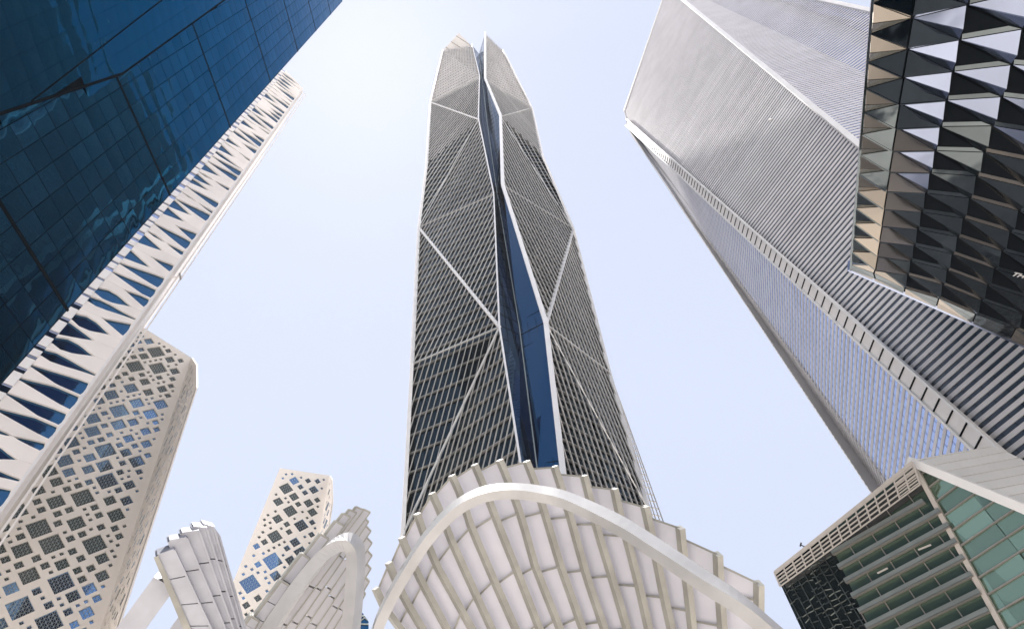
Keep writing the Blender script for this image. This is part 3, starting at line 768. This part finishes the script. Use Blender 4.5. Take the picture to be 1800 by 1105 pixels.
# ================================================================== canopies
def poly_at(pts, y):                                    # x on a pixel polyline at height y, extrapolated
    for (x0, y0), (x1, y1) in zip(pts, pts[1:]):
        if y <= y1 or (x1, y1) == pts[-1]: return x0+(x1-x0)*(y-y0)/(y1-y0)
ribs = [[(660, 1034), (674, 1065), (702, 1103)], [(683, 989), (696, 1021), (713, 1056), (741, 1103)], [(706, 945), (719, 977), (740, 1021), (784, 1103)],
        [(733, 903), (746, 942), (766, 992), (805, 1062), (828, 1103)], [(759, 867), (775, 903), (793, 950), (836, 1045), (863, 1103)], [(794, 836), (811, 874), (828, 927), (868, 1020), (905, 1103)],
        [(834, 817), (852, 860), (875, 921), (905, 995), (946, 1100)], [(878, 809), (896, 853), (916, 909), (940, 995), (981, 1098)], [(925, 811), (943, 856), (961, 915), (984, 992), (1023, 1103)],
        [(974, 820), (989, 865), (1001, 906), (1031, 1015), (1060, 1100)], [(1026, 836), (1038, 883), (1048, 927), (1076, 1018), (1101, 1103)], [(1079, 859), (1089, 906), (1104, 956), (1125, 1039), (1139, 1103)],
        [(1133, 890), (1144, 939), (1154, 986), (1166, 1045), (1179, 1103)], [(1195, 927), (1200, 974), (1208, 1030), (1216, 1103)], [(1261, 973), (1263, 1021), (1267, 1074), (1269, 1103)], [(1333, 1024), (1333, 1075), (1332, 1103)]]
NRI = len(ribs)
def Dsh(px, py):                                        # depth of the shell: leans towards the plaza as it rises
    d = 13.6+.0125*(py-800)+.0000045*(px-930)**2
    return d-(2.4*(1-math.exp(-((px-930)/330)**2)) if px > 930 else 0)
CN = thing('canopy', 'largest pale canopy with a curved beam arching across its ribbed underside', 'canopy', at_d(960, 1100, 14)*1, 'leaf-shaped plaza canopies')
CN.location = (CN.location.x, CN.location.y, 0)
YB = 1240
def rp3(i, y, back=0.):
    x = poly_at(ribs[i], y); return at_d(x, y, Dsh(x, y)+back)
j1 = {0: (1100, 1065), 1: (1068, 1026), 2: (1030, 987), 3: (992, 954), 4: (959, 926), 5: (931, 906), 6: (917, 901), 7: (909, 899), 8: (912, 908), 9: (921, 921), 10: (939, 942), 11: (956, 967), 12: (981, 996), 13: (1003, 1021), 14: (1040, 1055)}
j2 = {2: (1120, 1073), 3: (1079, 1045), 4: (1049, 1020), 5: (1027, 1002), 6: (1011, 996), 7: (1006, 995), 8: (1006, 1002), 9: (1015, 1012), 10: (1026, 1030), 11: (1045, 1050), 12: (1065, 1074), 13: (1090, 1100)}
j3 = {5: (1125, 1095), 6: (1108, 1088), 7: (1100, 1085), 8: (1097, 1092), 9: (1108, 1105)}
def offs(i): return 12 if i < 7 else (13 if i < 10 else 18)
for i in range(NRI-1):
    tl, tr = ribs[i][0][1]+offs(i), ribs[i+1][0][1]+1
    if i < 6: tl = ribs[i][0][1]+6
    rows = [(tl, tr)]+[d[i] for d in (j1, j2, j3) if i in d]+[(YB, YB)]
    for r in range(len(rows)-1):
        (a0, b0), (a1, b1) = rows[r], rows[r+1]; g_ = 1.6 if r else 0
        nseg = 5; v = []; f = []
        for s in range(nseg+1):
            ya = a0+g_+(a1-g_-a0-g_)*s/nseg; yb = b0+g_+(b1-g_-b0-g_)*s/nseg
            p, q = rp3(i, ya, .22), rp3(i+1, yb, .03)
            for t in (0, .5, 1): v.append(p.lerp(q, t))
        nb = len(v); v += [x+(x-CAM).normalized()*.07 for x in v]
        for s in range(nseg):
            for t in range(2):
                a = s*3+t; f.append((a, a+1, a+4, a+3)); f.append((nb+a+3, nb+a+4, nb+a+1, nb+a))
        for s in range(nseg):
            for a in (s*3, s*3+2): f.append((a, a+3, nb+a+3, nb+a))
        for a in (0, 1, nseg*3, nseg*3+1): f.append((a, a+1, nb+a+1, nb+a))
        part('fabric_panel', mesh('fabric_panel', v, f, M['can_panel']), CN)
        # joint rail between panels and along the top edge
        p, q = rp3(i, a0, .18), rp3(i+1, b0, .0)
        part('joint_rail' if r else 'top_rail', unit_box(M['can_rib']), CN, bar_m(p, q, (CAM-p).normalized(), .05, .07, -.03))
def sweep(name, pts, w, d, m, parent, off=0., smooth=False, wfun=None, nfun=None):
    v, f = [], []
    n_ = len(pts)
    for k, p in enumerate(pts):
        a = (pts[min(k+1, n_-1)]-pts[max(k-1, 0)]).normalized(); n = nfun(k, p) if nfun else (CAM-p).normalized(); n = (n-a*n.dot(a)).normalized(); s = n.cross(a)
        ww = w*(wfun(k) if wfun else 1); c = p+n*off
        v += [c-s*ww/2, c+s*ww/2, c+s*ww/2+n*d, c-s*ww/2+n*d]
    for k in range(n_-1):
        for t in range(4): f.append((k*4+t, k*4+(t+1) % 4, k*4+4+(t+1) % 4, k*4+4+t))
    f += [(3, 2, 1, 0), tuple(n_*4-4+t for t in range(4))]
    return part(name, mesh(name, v, f, m, smooth), parent)
for i in range(NRI):
    y0 = ribs[i][0][1]-1; pts = [rp3(i, y0+(YB-y0)*t/14) for t in range(15)]
    sd_ = 1 if i < 10 else 1
    sweep('rib', pts, .15, .24, M['can_rib'], CN, -.10, nfun=lambda k, p: ((CAM-p).normalized()+Vector((.45, 0, 0))).normalized())
def spline(pts, n):
    out = []
    P_ = [Vector(p) for p in pts]; P_ = [P_[0]*2-P_[1]]+P_+[P_[-1]*2-P_[-2]]
    for i in range(1, len(P_)-2):
        for k in range(n):
            t = k/n; a, b, c, d = P_[i-1], P_[i], P_[i+1], P_[i+2]
            out.append(.5*((2*b)+(c-a)*t+(2*a-5*b+4*c-d)*t*t+(3*b-a-3*c+d)*t*t*t))
    out.append(P_[-2]); return out
bm = spline([(640, 1190, 0), (664, 1103, 0), (690, 1045, 0), (719, 995, 0), (752, 945, 0), (787, 906, 0), (820, 881, 0), (858, 866, 0), (900, 862, 0), (949, 867, 0), (1000, 880, 0), (1083, 919, 0), (1151, 962, 0), (1225, 1012, 0), (1298, 1060, 0), (1351, 1104, 0), (1450, 1190, 0)], 5)
bp3 = [at_d(p.x, p.y, Dsh(p.x, p.y)-1.0-(2.6*(1-math.exp(-((p.x-900)/300)**2)) if p.x > 900 else 0)) for p in bm]
sweep('arch_beam', bp3, .26, .42, M['can_beam'], CN, -.2, nfun=lambda k, p: ((CAM-p).normalized()*.8+Vector((0, 0, -.85))).normalized())
for e in (bp3[0], bp3[-1]):
    part('beam_foot', unit_box(M['can_beam']), CN, bar_m(e, Vector((e.x, e.y, 0)), Vector((0, -1, 0)), .35, .35, -.17))

def leaf(root, strips, D0, dD, m, th, lean=.012, splits=(.3, .6, .85), capm='can_rib', extra=1.35):
    for k, (tl, tr, br_, bl_) in enumerate(strips):
        D = D0+dD*k
        def q(px, py): return at_d(px, py, D+lean*(py-1000))
        P4 = [q(*tl), q(*tr), q(*br_), q(*bl_)]; n = outn(P4)
        cuts = [0]+[c*(1+.06*math.sin(k*1.7)) for c in splits]+[extra]
        for a, b in zip(cuts, cuts[1:]):
            g_ = .006
            quad = [P4[0].lerp(P4[3], a+g_), P4[1].lerp(P4[2], a+g_), P4[1].lerp(P4[2], b-g_), P4[0].lerp(P4[3], b-g_)]
            slab_part('cladding_panel', quad, m, root, th*.5, 0, n)
        part('edge_rib', unit_box(M[capm]), root, bar_m(P4[0], P4[0].lerp(P4[3], extra), n, .10, th, -th))
        part('edge_rib', unit_box(M[capm]), root, bar_m(P4[1], P4[1].lerp(P4[2], extra), n, .05, th*.7, -th*.7+.02))
        part('end_cap', unit_box(M[capm]), root, bar_m(P4[0], P4[1], n, .07, th, -th+.01))
o_ = at_d(350, 1100, 17)
CL = thing('canopy', 'grey clad canopy seen from outside, leftmost of the three, propped by a slanting leg', 'canopy', (o_.x, o_.y, 0), 'leaf-shaped plaza canopies')
leaf(CL, [((277, 976), (306, 966), (372, 1106), (333, 1106)), ((298, 951), (328, 945), (396, 1104), (366, 1106)), ((320, 937), (350, 933), (410, 1104), (388, 1106)), ((340, 926), (363, 928), (420, 1104), (402, 1106)),
          ((356, 921), (376, 927), (427, 1103), (412, 1106)), ((374, 927), (386, 943), (431, 1104), (420, 1106)), ((384, 943), (392, 965), (432, 1106), (424, 1108))], 17, .16, M['can_grey'], .42, splits=(.32, .66, .95), capm='can_grey')
def q17(px, py, D=17.6): return at_d(px, py, D+.012*(py-1000))
solid('edge_wall', [[q17(270, 979, 16.95), q17(278, 976, 16.95), q17(278, 976, 17.5), q17(270, 979, 17.5)], [q17(322, 1105, 16.95), q17(336, 1105, 16.95), q17(336, 1105, 17.5), q17(322, 1105, 17.5)], [q17(350, 1165, 16.95), q17(366, 1165, 16.95), q17(366, 1165, 17.5), q17(350, 1165, 17.5)]], M['can_rib'], CL)
sweep('leg', [q17(296, 1014, 17.7), q17(226, 1110, 17.7), q17(190, 1160, 17.7)], .62, .5, M['can_grey'], CL)
sweep('leg', [q17(332, 1080, 18.2), q17(310, 1110, 18.2), q17(290, 1140, 18.2)], .4, .4, M['can_grey'], CL)
o_ = at_d(560, 1100, 22)
CM = thing('canopy', 'beige canopy seen edge-on between the grey one and the largest one, its beam curling over', 'canopy', (o_.x, o_.y, 0), 'leaf-shaped plaza canopies')
tips = [(441, 1082), (494, 1020), (530, 973), (563, 938), (590, 915), (603, 902), (614, 895), (626, 890), (638, 894), (647, 903), (651, 919), (653, 940), (653, 962), (651, 985), (648, 1008), (641, 1030), (634, 1052), (626, 1074)]
ms_ = []
for k, (x, y) in enumerate(tips):
    w_ = 15 if k < 5 else 13; h_ = 9 if k < 5 else (6 if k < 9 else 14)
    bx = x-.80*(1135-y)
    if k > 8: x -= 12; bx += 4
    ms_.append(((x, y), (x+w_, y+h_), (bx+30, 1140), (bx+8, 1132)))
leaf(CM, ms_, 21, .10, M['can_panel'], .45, splits=(.3, .55, .8))
def q21(px, py, D=20.0): return at_d(px, py, D+.012*(py-1000))
am_ = spline([(452, 1150, 0), (475, 1105, 0), (505, 1058, 0), (540, 1010, 0), (575, 970, 0), (605, 953, 0), (622, 962, 0), (625, 990, 0), (622, 1040, 0), (616, 1105, 0), (612, 1150, 0)], 5)
sweep('arch_beam', [q21(p.x, p.y) for p in am_], .42, .55, M['can_beam'], CM, -.3, nfun=lambda k, p: ((CAM-p).normalized()*.7+Vector((-.5, 0, -.5))).normalized())
# glimpse of a low building between the canopies
LB = thing('distant_glass_building', 'low dark blue lattice building glimpsed between the middle and the largest canopy', 'building', at_d(632, 1100, 60))
LB.location = (LB.location.x, LB.location.y, 0)
def q60(px, py, D=60): return at_d(px, py, D)
bq = [q60(570, 1088), q60(612, 1082), q60(638, 1077), q60(648, 1092), q60(648, 1160), q60(560, 1160)]
slab_part('glass_wall', bq, M['glass_y'], LB, 6)
bb = []
for s in family([bq[0], bq[2], bq[3], bq[4], bq[5]], Z, .8): bb.append(bar_m(s[0], s[1], outn(bq[:3]+bq[4:]), .12, .15))
n_ = outn(bq[:3]+bq[4:])
for w_ in ((Z+Z.cross(n_)).normalized(), (Z-Z.cross(n_)).normalized()):
    for s in family([bq[0], bq[2], bq[3], bq[4], bq[5]], w_, 1.3): bb.append(bar_m(s[0], s[1], n_, .1, .12))
emit('lattice_bar', bb, M['lattice'], LB)

# ------------------------------------------------------------------ haze
hz = [(x, y, z_) for z_ in (-1, 420) for (x, y) in ((-420, -420), (420, -420), (420, 420), (-420, 420))]
hm = bpy.data.materials.new('haze'); hm.use_nodes = True; ht = hm.node_tree; ht.nodes.remove(ht.nodes['Principled BSDF'])
pvn = ht.nodes.new('ShaderNodeVolumePrincipled'); pvn.inputs['Density'].default_value = .00014; pvn.inputs['Color'].default_value = (.86, .93, 1, 1); pvn.inputs['Anisotropy'].default_value = .2
ht.links.new(pvn.outputs[0], ht.nodes['Material Output'].inputs['Volume'])
ho = part('haze', mesh('haze', hz, [(3, 2, 1, 0), (4, 5, 6, 7), (0, 1, 5, 4), (1, 2, 6, 5), (2, 3, 7, 6), (3, 0, 4, 7)], hm), None, kind='stuff')
ho['label'] = 'thin pale desert haze filling the air around the towers'
